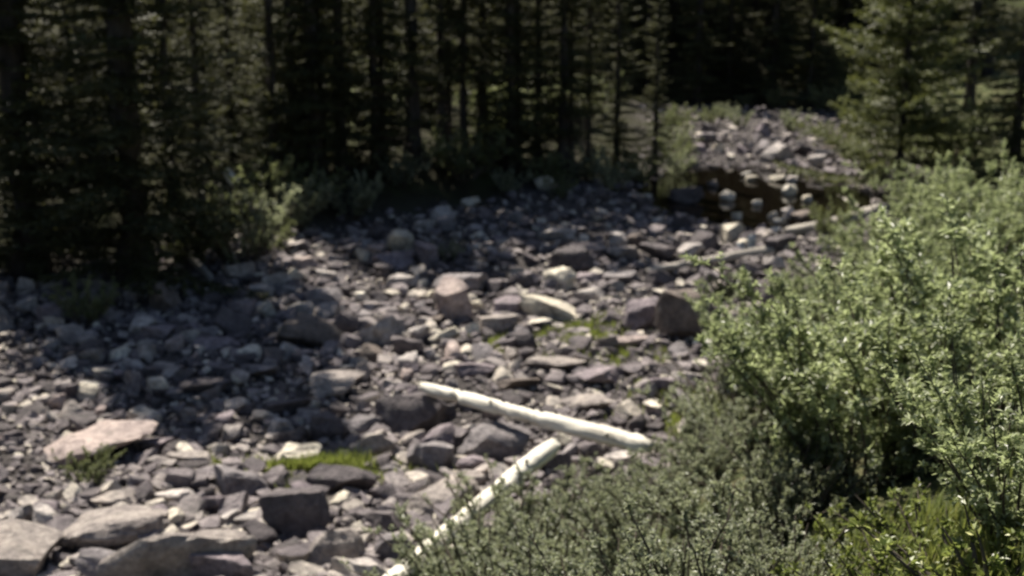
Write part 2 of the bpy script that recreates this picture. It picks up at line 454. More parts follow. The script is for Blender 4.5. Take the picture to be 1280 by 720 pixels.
R_ = [
 # foreground, left
 (52, 508, 196, 588, 'pinkish', 'broad flat pinkish slab at the left edge, beside the big shadow', 'the broad pinkish slab at the left edge', dict(flat=.8, deep=1.0)),
 (146, 652, 330, 738, 'tan', 'largest foreground wedge, pale sloping top and dark right face', 'the largest foreground wedge', dict(tilt=(-.34, -.24), deep=.5, yaw=.25)),
 (244, 686, 322, 740, 'mauve', 'mauve block at the bottom edge, in front of the largest wedge', None, {}),
 (70, 640, 216, 694, 'tan', 'long tan slab in the lower left corner, behind the wedge', 'the long tan slab in the lower left corner', dict(flat=.7)),
 (96, 688, 168, 726, 'grey', 'small grey tilted slab in the bottom left corner', None, dict(tilt=(0, .3))),
 (345, 553, 403, 587, 'cream', 'bright cream rounded rock in the lower grass patch', 'the cream rock in the lower grass patch', dict(block=.7)),
 (445, 538, 502, 577, 'tan', 'tan tilted boulder right of the cream rock', 'the tan tilted boulder', dict(tilt=(0, -.35))),
 (500, 541, 536, 560, 'tan', 'thin tan slab wedged between two tilted boulders', None, dict(tilt=(0, -.25))),
 (528, 532, 582, 568, 'mauve', 'tilted mauve slab left of the shadowed block below the log', None, dict(tilt=(0, -.42))),
 (574, 525, 662, 582, 'grey', 'big block below the white log, flat top and black front', 'the big block below the white log', dict(tilt=(-.12, 0), deep=.7)),
 (470, 492, 556, 547, 'dark', 'dark block under the left end of the white log', 'the dark block at the left end of the white log', dict(deep=.6)),
 (571, 566, 620, 592, 'mauve', 'rounded mauve rock in front of the big block', None, dict(block=.7)),
 (562, 588, 608, 614, 'tan', 'small tan rock touching the low willow, behind the long boulder', None, {}),
 (503, 598, 606, 652, 'tan', 'long tan boulder sloping down left beside the low willow', 'the long tan boulder by the low willow', dict(tilt=(0, -.25), deep=.7)),
 (384, 574, 474, 622, 'dark', 'dark humped boulder in front of the lower grass patch', 'the dark humped boulder', dict(block=.8)),
 (268, 580, 338, 630, 'grey', 'grey block standing in the left part of the lower grass patch', 'the grey block in the lower grass patch', {}),
 (333, 613, 420, 678, 'dark', 'big dark angular boulder in the middle of the foreground', 'the big dark foreground boulder', {}),
 (386, 660, 456, 714, 'tan', 'tan boulder at the bottom, right of the big dark one', None, dict(block=.75)),
 (428, 698, 484, 738, 'pale', 'pale boulder cut by the bottom edge, left of the bleached pole', None, {}),
 (455, 640, 505, 672, 'dark', 'dark wedge between the long tan boulder and the bottom edge', None, {}),
 (470, 668, 520, 702, 'grey', 'grey rounded rock just left of the bleached pole', None, dict(block=.6)),
 (240, 616, 300, 650, 'mauve', 'mauve rock in the rubble below the grey block', None, {}),
 (186, 606, 244, 634, 'pale', 'pale flat rock in the rubble at the left', None, dict(flat=.8)),
 (118, 610, 176, 640, 'tan', 'tan rock above the long tan slab', None, {}),
 (170, 545, 218, 568, 'mauve', 'small mauve slab touching the broad slab', None, dict(flat=.8)),
 (212, 560, 270, 590, 'tan', 'tan low rock at the left tip of the lower grass', None, {}),
 (296, 640, 338, 664, 'pale', 'pale small rock behind the largest wedge', None, {}),
 # left middle, in the big shadow
 (98, 475, 130, 493, 'white', 'small white stone at the left edge above the broad slab', None, dict(block=.7)),
 (98, 436, 132, 460, 'tan', 'small tan stone on the left edge, above the white one', None, {}),
 (227, 402, 250, 421, 'mauve', 'small mauve stone in shade left of the long ridge', None, {}),
 (178, 404, 220, 427, 'mauve', 'mauve rounded stone in the shade at far left', None, {}),
 (238, 419, 302, 443, 'mauve', 'long mauve slab in the shade', 'the long mauve slab in the shade', dict(flat=.8)),
 (300, 452, 350, 476, 'grey', 'grey slab on the upper rim of the big shadow', None, dict(flat=.8)),
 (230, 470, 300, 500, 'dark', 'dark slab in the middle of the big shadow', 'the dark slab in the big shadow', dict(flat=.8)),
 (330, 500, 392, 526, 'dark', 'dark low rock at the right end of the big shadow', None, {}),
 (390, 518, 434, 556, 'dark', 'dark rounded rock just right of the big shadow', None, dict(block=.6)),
 (432, 519, 478, 546, 'grey', 'grey rock left of the dark block at the log', None, {}),
 (388, 464, 458, 501, 'tan', 'tan block with dark underside, left of the log end', 'the tan block left of the log end', dict(deep=.6)),
 (345, 427, 372, 448, 'pale', 'pale stone left of the long ridged boulder', None, {}),
 (338, 399, 442, 438, 'brown', 'long ridged brown boulder below the forest', 'the long ridged brown boulder', dict(tilt=(0, .1), deep=.6)),
 (414, 393, 450, 426, 'dark', 'dark boulder between the ridge and the pale wedge', None, {}),
 (444, 398, 512, 433, 'pale', 'wedge boulder with pale flat top and black front', 'the pale topped wedge', dict(deep=.55, tilt=(-.1, -.12))),
 (443, 365, 460, 379, 'white', 'little white stone above the long ridged boulder', None, dict(block=.6)),
 (370, 377, 394, 401, 'pale', 'pale stone behind the long ridged boulder', None, {}),
 (277, 327, 320, 351, 'tan', 'tan rock below the pale green shrub', 'the tan rock below the pale shrub', {}),
 (330, 339, 370, 363, 'pale', 'pale block right of the tan rock below the shrub', None, {}),
 (366, 321, 398, 341, 'pinkish', 'pinkish rock at the foot of the forest shrubs', 'the pinkish rock', dict(block=.7)),
 (394, 336, 424, 356, 'pale', 'pale low stone just below the pinkish rock', None, {}),
 # centre
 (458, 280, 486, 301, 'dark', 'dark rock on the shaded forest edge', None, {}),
 (483, 287, 511, 312, 'pale', 'pale topped rock beside the dark one at the forest edge', None, {}),
 (542, 271, 573, 292, 'grey', 'grey round rock at the forest edge, centre', 'the round rock at the forest edge', dict(block=.5)),
 (516, 274, 543, 292, 'pale', 'small pale rock left of the round grey one', None, {}),
 (466, 315, 520, 339, 'mauve', 'mauve boulder in the stones below the forest', None, {}),
 (483, 343, 523, 361, 'pale', 'pale low slab in front of the mauve boulder', None, {}),
 (543, 338, 612, 371, 'grey', 'grey angular boulder with black right side, mid bed', 'the grey angular mid-bed boulder', {}),
 (531, 362, 558, 378, 'cream', 'small smooth cream stone in the centre of the bed', 'the smooth cream stone', dict(block=.4)),
 (582, 403, 602, 423, 'white', 'brightest small white stone, left of the grass tuft', 'the brightest white stone', dict(yaw=.4)),
 (598, 394, 652, 420, 'tan', 'tan flat rock right of the brightest white stone', None, {}),
 (512, 408, 539, 432, 'pale', 'pale upright stone right of the wedge', None, {}),
 (539, 410, 579, 432, 'cream', 'cream wedge stone left of the brightest white stone', None, dict(tilt=(0, -.3))),
 (590, 374, 608, 392, 'cream', 'small cream stone standing on end mid bed', None, dict(tilt=(0, -.4))),
 (618, 370, 655, 395, 'mauve', 'mauve rock at the left tip of the long pale slab', None, {}),
 (634, 343, 667, 363, 'dark', 'dark round rock behind the long pale slab', None, dict(block=.5)),
 (634, 413, 672, 441, 'dark', 'dark boulder just right of the green tuft', 'the dark boulder by the green tuft', {}),
 (646, 366, 737, 402, 'cream', 'long slab with cream top and black underside, mid bed', 'the long cream topped slab', dict(deep=.5, tilt=(-.12, .14), flat=.8)),
 (679, 334, 722, 362, 'cream', 'pale angular block behind the long slab', None, {}),
 (684, 308, 742, 346, 'dark', 'dark boulder in the upper middle of the bed', 'the dark upper boulder', dict(block=.7)),
 (672, 287, 720, 301, 'pale', 'pale flat stones strip at the shade edge', None, dict(flat=.8)),
 (702, 302, 758, 320, 'pinkish', 'pinkish flat slab in the upper bed', 'the pinkish flat slab', dict(flat=.8)),
 (762, 291, 786, 310, 'pale', 'pale rock right of the pinkish slab, uphill', None, {}),
 (758, 308, 804, 326, 'tan', 'tan low slab right of the pinkish one', None, {}),
 (720, 340, 754, 354, 'mauve', 'small mauve slab in the upper bed', None, {}),
 (755, 340, 802, 357, 'grey', 'grey low slab above the mauve boulder', None, {}),
 (718, 359, 758, 379, 'pale', 'pale rock at the right tip of the long slab', None, {}),
 (772, 374, 832, 412, 'mauve', 'mauve boulder, left side lit and right side black', 'the two-sided mauve boulder', dict(yaw=.5, tilt=(0, -.1))),
 (826, 374, 922, 432, 'brown', 'largest brown boulder right of centre, near the bright willow', 'the largest brown boulder', dict(deep=.5, flat=1.25, tilt=(-.25, -.1))),
 (808, 335, 844, 360, 'dark', 'dark boulder at the left end of the driftwood', None, {}),
 (800, 302, 848, 327, 'dark', 'dark flat boulder left of the pool outlet', 'the dark flat boulder by the outlet', {}),
 (847, 305, 883, 326, 'pale', 'pale boulder above the long driftwood', None, {}),
 (764, 420, 816, 438, 'pinkish', 'small pinkish slab at the right edge of the grass', None, dict(flat=.8)),
 (658, 431, 732, 467, 'tan', 'flat tan slab below the grass patch', 'the flat tan slab below the grass', dict(flat=.6, deep=.9)),
 (718, 442, 778, 488, 'mauve', 'flat mauve slabs below the grass patch', 'the flat mauve slab below the grass', dict(flat=.5, deep=1.0)),
 (700, 494, 768, 517, 'tan', 'tan slab just behind the white log', None, dict(flat=.8)),
 (800, 470, 850, 494, 'mauve', 'mauve low rock right of the flat slabs', None, {}),
 (836, 460, 880, 482, 'pale', 'pale flat rock below the largest brown boulder', None, dict(flat=.8)),
 (560, 452, 620, 474, 'mauve', 'mauve low slab behind the left end of the log', None, dict(flat=.8)),
 (618, 470, 676, 492, 'brown', 'brown low slab behind the middle of the log', None, dict(flat=.8)),
 (646, 403, 664, 412, 'pale', 'tiny pale stone on the grass under the long slab', None, {}),
 # pool and far bed
 (900, 238, 919, 252, 'white', 'round white stone in the left part of the pool', None, dict(block=.5)),
 (977, 231, 996, 244, 'white', 'white stone in the right part of the pool', None, dict(block=.5)),
 (962, 218, 984, 228, 'cream', 'flat cream stone on the back shore of the pool', None, {}),
 (984, 220, 1000, 232, 'pale', 'pale stone on the back shore, right of the flat cream one', None, {}),
 (932, 219, 948, 227, 'cream', 'tiny cream stone on the back shore', None, {}),
 (884, 225, 898, 234, 'tan', 'tan stone at the left tip of the pool', None, {}),
 (959, 264, 973, 274, 'white', 'white stone of the pair on the front shore', None, {}),
 (966, 272, 982, 281, 'white', 'lower white stone of the pair on the front shore', None, {}),
 (980, 258, 1000, 275, 'pale', 'pale leaning stone beside the white pair', None, dict(tilt=(0, -.4))),
 (914, 265, 928, 275, 'cream', 'cream stone on the left front shore of the pool', None, {}),
 (990, 262, 1020, 278, 'brown', 'brown rock on the right shore of the pool', None, {}),
 (940, 250, 953, 258, 'white', 'tiny white stone in the middle of the pool', None, dict(block=.5)),
 (1002, 244, 1016, 253, 'cream', 'small cream stone near the right shore of the pool', None, dict(block=.6)),
 (926, 214, 940, 222, 'white', 'tiny white stone at the back of the pool', None, dict(block=.6)),
 (948, 176, 994, 202, 'pale', 'broad pale slab above the far end of the pool', 'the broad pale slab beyond the pool', dict(flat=.8)),
 (1018, 187, 1044, 201, 'pale', 'pale rock on the far right shore', None, {}),
 (862, 179, 886, 193, 'mauve', 'mauve rock at the far left bed', None, {}),
 (890, 180, 906, 190, 'cream', 'little cream rock in the far bed', None, {}),
 (926, 178, 944, 190, 'pale', 'little pale rock left of the broad far slab', None, {}),
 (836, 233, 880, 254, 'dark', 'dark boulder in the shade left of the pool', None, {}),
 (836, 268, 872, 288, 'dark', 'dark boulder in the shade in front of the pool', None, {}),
 (990, 182, 1016, 196, 'dark', 'dark boulder added for a dark hole behind the right of the pool', None, {}),  # dark stone added to stand for a dark hole
]
for i, (x0, y0, x1, y1, tone, label, land, kw) in enumerate(R_):
    boulder(x0, y0, x1, y1, tone, label, land, seed=i+3, **kw)
q = PLACED[0]
PLACED += [(q[0]-.15, q[1]-.55, .45), (q[0]+.3, q[1]-.5, .4), (q[0]-.5, q[1]-.2, .4)]
# two slim bluish stones standing by the driftwood
for (x0, y0, x1, y1, lab) in ((934, 294, 945, 316, 'taller of two slim bluish stones standing by the driftwood'), (922, 302, 931, 316, 'shorter of two slim bluish stones standing by the driftwood')):
    o = boulder(x0, y0, x1, y1, 'pale', lab, None, seed=int(x0), deep=.7)
    o.color = (.40, .47, .52, 1)

# ------------------------------------------------------------------ fallen logs
def tube(pts, rads, sides=12, lump=.0, seed=0, cap=True):
    pts = [Vector(p) for p in pts]
    V, Fc = [], []
    for i, p in enumerate(pts):
        t = (pts[min(i+1, len(pts)-1)] - pts[max(i-1, 0)]).normalized()
        a = t.cross(Vector((0, 0, 1)))
        a = a.normalized() if a.length > 1e-3 else Vector((1, 0, 0))
        b_ = t.cross(a)
        for s in range(sides):
            an = s/sides*math.tau
            r = rads[i]*(1 + lump*noise.noise(Vector((math.cos(an)*1.5+seed, math.sin(an)*1.5, i*.13))))
            V.append(tuple(p + a*r*math.cos(an) + b_*r*math.sin(an)))
    for i in range(len(pts)-1):
        for s in range(sides):
            q = (s+1) % sides
            Fc.append((i*sides+s, i*sides+q, (i+1)*sides+q, (i+1)*sides+s))
    if cap:
        for i, rev in ((0, True), (len(pts)-1, False)):
            V.append(tuple(pts[i])); c = len(V)-1
            for s in range(0, sides, 2):
                q, q2 = (s+1) % sides, (s+2) % sides
                Fc.append((i*sides+s, c, i*sides+q2, i*sides+q) if rev else (i*sides+s, i*sides+q, i*sides+q2, c))
    return V, Fc

def log(name, A, B, ra, rb, mat, label, cat='log', bend=.04, stubs=(), group=None, seed=1):
    A, B = Vector(A), Vector(B)
    L = (B-A).length
    root = empty(name, A)
    root.rotation_euler = (B-A).to_track_quat('Z', 'Y').to_euler()
    n = 30
    pts, rads = [], []
    for i in range(n+1):
        t = i/n
        pts.append((bend*math.sin(t*3.1+seed)*L*.3 + .010*nz(t*4, seed+3.0), bend*math.cos(t*4+seed)*L*.2 + .010*nz(seed+9.0, t*4), t*L))
        rads.append((ra + (rb-ra)*t)*(1 + .07*nz(t*3, seed)))
    rads[0] *= .72; rads[1] *= .93; rads[-1] *= .6; rads[-2] *= .9
    V, Fc = tube(pts, rads, 18, .16, seed)
    for e in (0, n):                      # splintered ends
        for q in range(18):
            v = Vector(V[e*18+q]); v.z += (rads[2]*1.6)*nz(q*.9, seed, e)*(1 if e else -1)
            V[e*18+q] = tuple(v)
    t_ = link('trunk', mesh_np('log_trunk', V, Fc, mat, True), root)
    for (t, ang, ln, r) in stubs:
        i = int(t*n); p = Vector(pts[i]); d = Vector((math.cos(ang), math.sin(ang), .5)).normalized()
        V, Fc = tube([p, p+d*(rads[i]+ln*.6), p+d*(rads[i]+ln)+Vector((0, 0, ln*.1))], [r, r*.8, r*.45], 7, .1, seed)
        link('branch_stub', mesh_np('branch_stub', V, Fc, mat, True), root)
    tag(root, label, cat, group)
    return root

A, _ = at_height(527, 484, .34); B, _ = at_height(814, 559, .40)
LOG1 = log('fallen_log', A, B, .058, .078, M_BLEACH, 'bleached white log lying across the stones in the centre', bend=.012, stubs=((.35, 2.2, .04, .02), (.62, .6, .035, .02), (.86, 2.6, .06, .024), (.9, .3, .05, .02)), group='bleached logs')
PLACED.append(((A.x+B.x)/2, (A.y+B.y)/2, .3)); LANDMARKS.append(((A.x+B.x)/2, (A.y+B.y)/2, 'the bleached white log'))
A, _ = at_height(694, 556, .50); B, _ = at_height(455, 760, .62)
log('fallen_log', A, B, .074, .064, M_BLEACH, 'bleached pole slanting from the low willow to the bottom edge', bend=.015, stubs=((.2, 1.2, .05, .02), (.55, 4.0, .05, .02)), group='bleached logs', seed=4)

def ground_log(pa, pb, ra, rb, mat, label, lift=.08, lift2=None, **kw):
    A, _ = ground_at(*pa); B, _ = ground_at(*pb)
    A.z += lift; B.z += lift if lift2 is None else lift2
    return log('driftwood_log', A, B, ra, rb, mat, label, **kw)
GW = 'grey driftwood by the pool'
ground_log((808, 347), (984, 314), .05, .09, M_GREYWOOD, 'long grey driftwood log in front of the pool', group=GW, seed=7, bend=.03)
ground_log((985, 298), (1104, 266), .10, .13, M_GREYWOOD, 'thick grey driftwood log on the right shore', group=GW, seed=8)
ground_log((1030, 243), (1074, 268), .09, .08, M_GREYWOOD, 'short grey log lying behind the thick one on the right shore', group=GW, seed=9)
ground_log((950, 284), (1040, 262), .05, .08, M_GREYWOOD, 'thin grey driftwood along the front of the pool', group=GW, seed=12)
ground_log((866, 434), (940, 432), .03, .022, M_BLEACH, 'thin pale stick lying beside the bright willow', cat='stick', lift=.05, seed=10)
ground_log((196, 300), (262, 358), .07, .05, M_GREYWOOD, 'grey dead pole lying in the forest shade at left', lift=.25, lift2=.1, group='dead poles at the forest edge', seed=11)
A, _ = ground_at(320, 262); T = A + Vector((-.55, .35, .62))
log('leaning_log', A - Vector((0, 0, .1)), T, .08, .085, M_BLEACH, 'pale broken log leaning among the forest shrubs, bright top', bend=.01, seed=13, group='dead poles at the forest edge')

# ------------------------------------------------------------------ more single boulders, then loose stones
rng = np.random.default_rng(77)
VARS = [rock_mesh(9000+i, 2, rng.uniform(.7, 1.0), .09) for i in range(18)]
def pix(x, y, z):
    d = Vector((x, y, z-CAMZ))
    fwd = d.y*CP - d.z*SP; up = d.y*SP + d.z*CP
    return 640 + F*d.x/fwd, 360 - F*up/fwd, fwd
TONES = ['mauve', 'mauve', 'grey', 'grey', 'tan', 'tan', 'pale', 'pale', 'dark', 'dark', 'brown', 'pinkish', 'cream']
used_labels = set()
def relation(x, y):
    c = sorted(LANDMARKS, key=lambda l: (l[0]-x)**2 + (l[1]-y)**2)
    for lx, ly, ph in c[:4]:
        dx, dy = x-lx, y-ly
        if abs(dx) > abs(dy): d = 'right of' if dx > 0 else 'left of'
        else: d = 'behind' if dy > 0 else 'in front of'
        yield d + ' ' + ph
GRASSY = []       # filled below: (x, y, rx, ry) patches kept clear of big stones
for gp in ((392, 588, 75, 16), (624, 430, 22, 10), (720, 418, 60, 18)):
    p, t = ground_at(gp[0], gp[1]); GRASSY.append((p.x, p.y, gp[2]*t/F, gp[3]*t/F*2.8))
cands = []
tries = 0
while len(cands) < 186 and tries < 60000:
    tries += 1
    d_ = rng.uniform(1/34.0, 1/7.6); y = 1/d_
    x = rng.uniform(-.45, .42)*y
    ib = in_bed(x, y)
    if ib < -.2 or (ib < .2 and rng.random() < .5): continue
    if ((x-4.95)/2.2)**2 + ((y-24.8)/4.3)**2 < 1: continue
    s = float(np.clip(rng.lognormal(-1.30, .5), .16, .85 if y < 11 else .5))
    if -5.2 < x < -1.3 and 10.4 < y < 13.8: s = min(s, .26)     # flat gravelly stretch
    if any(((x-g[0])/g[2])**2 + ((y-g[1])/g[3])**2 < 1 for g in GRASSY): continue
    if any((x-a)**2 + (y-b_)**2 < (s*.42 + r*.82)**2 for a, b_, r in PLACED): continue
    PLACED.append((x, y, s*.5)); cands.append((x, y, s))
for (x, y, s) in cands:
    o = link('boulder', VARS[int(rng.integers(len(VARS)))])
    hz = s*rng.uniform(.42, .9)
    o.location = (x, y, h(x, y) - hz*.24)
    o.scale = (s, s*rng.uniform(.65, .95), hz*1.25)
    o.rotation_euler = (rng.normal(-.14, .26), rng.normal(-.06, .32), rng.uniform(-3.1, 3.1))
    tone = TONES[int(rng.integers(len(TONES)))]
    c = np.array(TONE[tone])*rng.uniform(.88, 1.12)
    o.color = (*c, 1)
    size = 'large' if s > .48 else ('medium' if s > .32 else 'small')
    shape = 'flat' if hz/s < .5 else ('blocky' if hz/s > .63 else 'angular')
    rels = list(relation(x, y))
    for rel in rels:
        lab = f'{size} {tone} {shape} rock {rel}'
        if len(lab.split()) > 16: lab = f'{tone} {shape} rock {rel}'
        if len(lab.split()) <= 16 and lab not in used_labels: break
    if lab in used_labels: lab = f'{tone} rock {rels[0]}, farther off'
    used_labels.add(lab)
    tag(o, lab, 'rock', 'boulders of the creek bed')

def stone_field(name, spots, sub, seed, label):
    r = np.random.default_rng(seed)
    base = [rock_verts(np.random.default_rng(seed*50+i), sub, .95, 0.0) for i in range(14)]
    Vs, Fs, off = [], [], 0
    for (x, y, s) in spots:
        v, f = base[int(r.integers(14))]
        hz = s*r.uniform(.4, .8)
        w = v*np.array([s, s*r.uniform(.6, 1.0), hz])
        tx, ty, tz = r.normal(0, .22), r.normal(0, .22), r.uniform(0, math.tau)
        Rm = np.array(Matrix.Rotation(tz, 3, 'Z') @ Matrix.Rotation(ty, 3, 'Y') @ Matrix.Rotation(tx, 3, 'X'))
        w = w @ Rm.T + np.array([x, y, h(x, y) - hz*.22])
        Vs.append(w); Fs.append(f+off); off += len(v)
    me = mesh_np(name, np.vstack(Vs), np.vstack(Fs), M_STONES, True)
    me.set_sharp_from_angle(angle=math.radians(32))
    return tag(link(name, me), label, 'stones', kind='stuff')

grid = {}
def near_big(x, y, s):
    for a, b_, r in PLACED:
        if (x-a)**2 + (y-b_)**2 < (r*.75)**2: return True
    return False
spots = []
while len(spots) < 5200:
    y = 1/rng.uniform(1/40.0, 1/7.0) if len(spots) < 2800 else rng.uniform(13, 41); x = rng.uniform(-.48, .42)*y
    ib = in_bed(x, y)
    if ib < -.5 + rng.random()*.7: continue
    if ((x-4.95)/2.1)**2 + ((y-24.9)/3.8)**2 < 1: continue
    if any(((x-g[0])/g[2])**2 + ((y-g[1])/g[3])**2 < 1 for g in GRASSY) and rng.random() < .75: continue
    s = float(np.clip(rng.lognormal(-1.95, .40), .07, .30))
    if near_big(x, y, s): continue
    spots.append((x, y, s))
big = [q for q in spots if q[2] > .14]; small = [q for q in spots if q[2] <= .14]
stone_field('loose_stones', big, 2, 5, 'loose fist to head sized stones filling the gaps of the bed')
spots = []
while len(spots) < 12000:
    y = 1/rng.uniform(1/30.0, 1/7.0); x = rng.uniform(-.48, .42)*y
    ib = in_bed(x, y)
    if ib < -.6 + rng.random()*.8: continue
    if ((x-4.95)/2.1)**2 + ((y-24.9)/3.8)**2 < 1: continue
    spots.append((x, y, float(np.clip(rng.lognormal(-2.75, .35), .03, .11))))
stone_field('gravel', spots + small, 1, 6, 'fine gravel between the stones of the creek bed')

# ------------------------------------------------------------------ conifers
def unit(a):
    return a/np.maximum(np.linalg.norm(a, axis=-1, keepdims=True), 1e-9)

def sprigs(P, D, L, W, rng, flatness=.5):
    """narrow leaf-shaped quads from P along D; each has its own tilt"""
    n = len(P)
    up = np.tile(np.array([0, 0, 1.0]), (n, 1)) + rng.normal(0, flatness, (n, 3))
    side = unit(np.cross(D, up))
    a = P; c = P + D*L[:, None]
    m = P + D*(L*.45)[:, None]
    sag = np.zeros((n, 3)); sag[:, 2] = -.10*L
    b_ = m + side*W[:, None]*.5 + sag*.5; d = m - side*W[:, None]*.5 + sag*.5
    V = np.stack([a, b_, c, d], 1).reshape(-1, 3)
    Fq = np.arange(n*4).reshape(n, 4)
    return V, Fq

def conifer_mesh(seed, H, R, z0, mat, whorl=.23, nb=6, droop=.30, upt=.16, power=.75, tw=.085, tl=.45, sp_len=.075, sp_w=.030, dens=5):
    rng = np.random.default_rng(seed)
    TP, TD, TL = [], [], []
    z = z0
    while z < H - .15:
        k = int(nb + rng.integers(-1, 2))
        a0 = rng.uniform(0, math.tau)
        for i in range(k):
            az = a0 + i*math.tau/k + rng.normal(0, .25)
            frac = (H-z)/(H-z0)
            L = R*frac**power*rng.uniform(.5, 1.2)
            if L < .12: L = .12
            zz = z + rng.normal(0, whorl*.8)
            d = np.array([math.cos(az), math.sin(az), 0.0]); sd = np.array([-math.sin(az), math.cos(az), 0.0])
            dr = droop*rng.uniform(.6, 1.5)*frac - .25*(1-frac)
            n = max(3, int(L/tw))
            t = (np.arange(n)+.5)/n
            pos = d[None]*(t*L)[:, None]; pos[:, 2] += zz - dr*L*t + upt*L*t*t
            tang = unit(np.stack([d[0]+0*t, d[1]+0*t, -dr+2*upt*t], 1))
            for sgn in (-1, 1):
                l = np.clip(tl*L*(1.02-t)**.8*rng.uniform(.6, 1.1, n), .06, .55)*smooth_in(t)
                dd = unit(tang*.75 + sgn*sd[None]*rng.uniform(.6, 1.0, n)[:, None] + np.array([0, 0, -.28]) + rng.normal(0, .14, (n, 3)))
                TP.append(pos); TD.append(dd); TL.append(l)
            TP.append(pos); TD.append(tang); TL.append(np.full(n, L/n*1.7))
        z += whorl*rng.uniform(.8, 1.2)
    P, D, L = np.vstack(TP), np.vstack(TD), np.concatenate(TL)
    Vs, Fs, off = [], [], 0
    v, f = sprigs(P, D, L, np.clip(L*.16, .02, .05), rng, .3); Vs.append(v); Fs.append(f+off); off += len(v)
    for q in range(dens):
        s = rng.uniform(.1, 1.0, len(P))
        PP = P + D*(L*s)[:, None]
        DD = unit(D + rng.normal(0, .65, D.shape))
        v, f = sprigs(PP, DD, sp_len*rng.uniform(.7, 1.5, len(P)), np.full(len(P), sp_w)*rng.uniform(.7, 1.3, len(P)), rng, .8)
        Vs.append(v); Fs.append(f+off); off += len(v)
    return mesh_np('crown', np.vstack(Vs), np.vstack(Fs), mat)

def smooth_in(t):
    return np.clip(t/.22, .25, 1.0)

def trunk_mesh(seed, H, r, lean=.15):
    n = 14
    pts = [(lean*nz(i*.3, seed)*i/n, lean*nz(seed, i*.3)*i/n, -.25 + (H+.1)*i/n) for i in range(n+1)]
    rads = [r*(1-.93*i/n)*(1.35 if i == 0 else 1) for i in range(n+1)]
    V, Fc = tube(pts, rads, 10, .12, seed)
    return mesh_np('trunk', V, Fc, M_BARK, True)

def dead_twigs_mesh(seed, z0, z1, n, L):
    rng = random.Random(seed)
    Vs, Fs = [], []
    for i in range(n):
        z = rng.uniform(z0, z1); a = rng.uniform(0, math.tau); l = L*rng.uniform(.4, 1.0)
        d = Vector((math.cos(a), math.sin(a), rng.uniform(-.35, .1)))
        p = Vector((0, 0, z))
        v, f = tube([p, p+d*l*.5+Vector((0, 0, -.03)), p+d*l+Vector((0, 0, -.10*l))], [.014, .009, .004], 4, 0, 0, False)
        o = len(Vs); Vs += v; Fs += [tuple(q+o for q in ff) for ff in f]
    return mesh_np('dead_branches', Vs, Fs, M_BARK, True)

# prototypes share their meshes among the trees
PROTO = []
for i, (H, R, z0, r, dn, nb) in enumerate([(12.0, 1.05, .5, .15, 12, 6), (13.0, .85, 1.1, .15, 20, 5), (10.5, .9, .35, .12, 9, 6), (12.5, .7, 2.0, .10, 30, 5), (9.0, 1.15, .2, .11, 5, 6)]):
    PROTO.append((conifer_mesh(300+i, H, R, z0, M_NEEDLE, nb=nb), trunk_mesh(310+i, H, r), dead_twigs_mesh(320+i, .3, z0+1.4, dn, R*.8)))
TREES = []
def conifer(k, x, y, rz, sc, label, group, name='spruce_tree'):
    root = empty(name, (x, y, h(x, y)), rz, sc)
    link('trunk', PROTO[k][1], root)
    tag(link('crown', PROTO[k][0], root), kind='stuff')
    tag(link('dead_branches', PROTO[k][2], root), kind='stuff')
    tag(root, label, 'tree', group)
    TREES.append((x, y))
    return root

G1 = 'spruces along the forest edge'
FRONT = [ # px, py of the foot, prototype, scale, label
 (172, 362, 0, (1.7, 1.7, .88), 'wide dark spruce at the far left of the forest, nearest the bed'),
 (40, 345, 0, (1.5, 1.5, 1), 'wide dark spruce beyond the left edge of the forest'),
 (222, 325, 1, .8, 'dark spruce right of the wide one at far left'),
 (256, 310, 3, .8, 'slim bare-trunked conifer standing before the yellow shrub'),
 (345, 232, 2, .9, 'spruce rising behind the pale green shrubs'),
 (395, 225, 1, 1.0, 'spruce with dark trunk left of the forest centre'),
 (428, 216, 0, .9, 'dense spruce beside the grey shrub at the forest edge'),
 (470, 214, 2, 1.0, 'spruce left of the thickest dark trunk'),
 (517, 205, 1, 1.1, 'spruce with the thickest dark trunk, forest centre'),
 (552, 196, 3, 1.0, 'slim conifer with bare lower trunk, left one of the sunlit pair'),
 (580, 193, 3, .95, 'slim conifer with bare lower trunk, right one of the sunlit pair'),
 (638, 212, 0, .95, 'dense dark spruce in the middle of the forest edge'),
 (672, 205, 2, .9, 'spruce just right of the dense middle one'),
 (704, 212, 1, .9, 'spruce with dark trunk right of the middle'),
 (735, 205, 3, .75, 'slim conifer between two dark spruces at the right of the forest'),
 (770, 214, 2, .7, 'second last spruce of the forest edge towards the pool'),
 (818, 222, 1, .5, 'narrow spruce at the right end of the forest edge, by the pool'),
]
for i, (px, py, k_, sc, lab) in enumerate(FRONT):
    p, t = ground_at(px, py)
    conifer(k_, p.x, p.y, i*1.7, (sc, sc, sc*.85) if px > 380 else sc, lab, G1)
rr = random.Random(5)
GAPS = [ground_at(*q)[0] for q in ((300, 322), (365, 288), (330, 262), (245, 290), (565, 210), (605, 207), (440, 268), (720, 240))] + [Vector((5, 25, 0)), Vector((5.5, 31, 0)), Vector((6, 35, 0))]
def in_gap(x, y):
    # clearings in the stand: no tall tree straight up-sun of these spots
    for g in GAPS:
        ax, ay = x-g.x, y-g.y
        along = ax*math.sin(SUN_AZ) + ay*math.cos(SUN_AZ)
        across = ax*math.cos(SUN_AZ) - ay*math.sin(SUN_AZ)
        if 0 < along < 8 and abs(across) < .95: return True
    return False
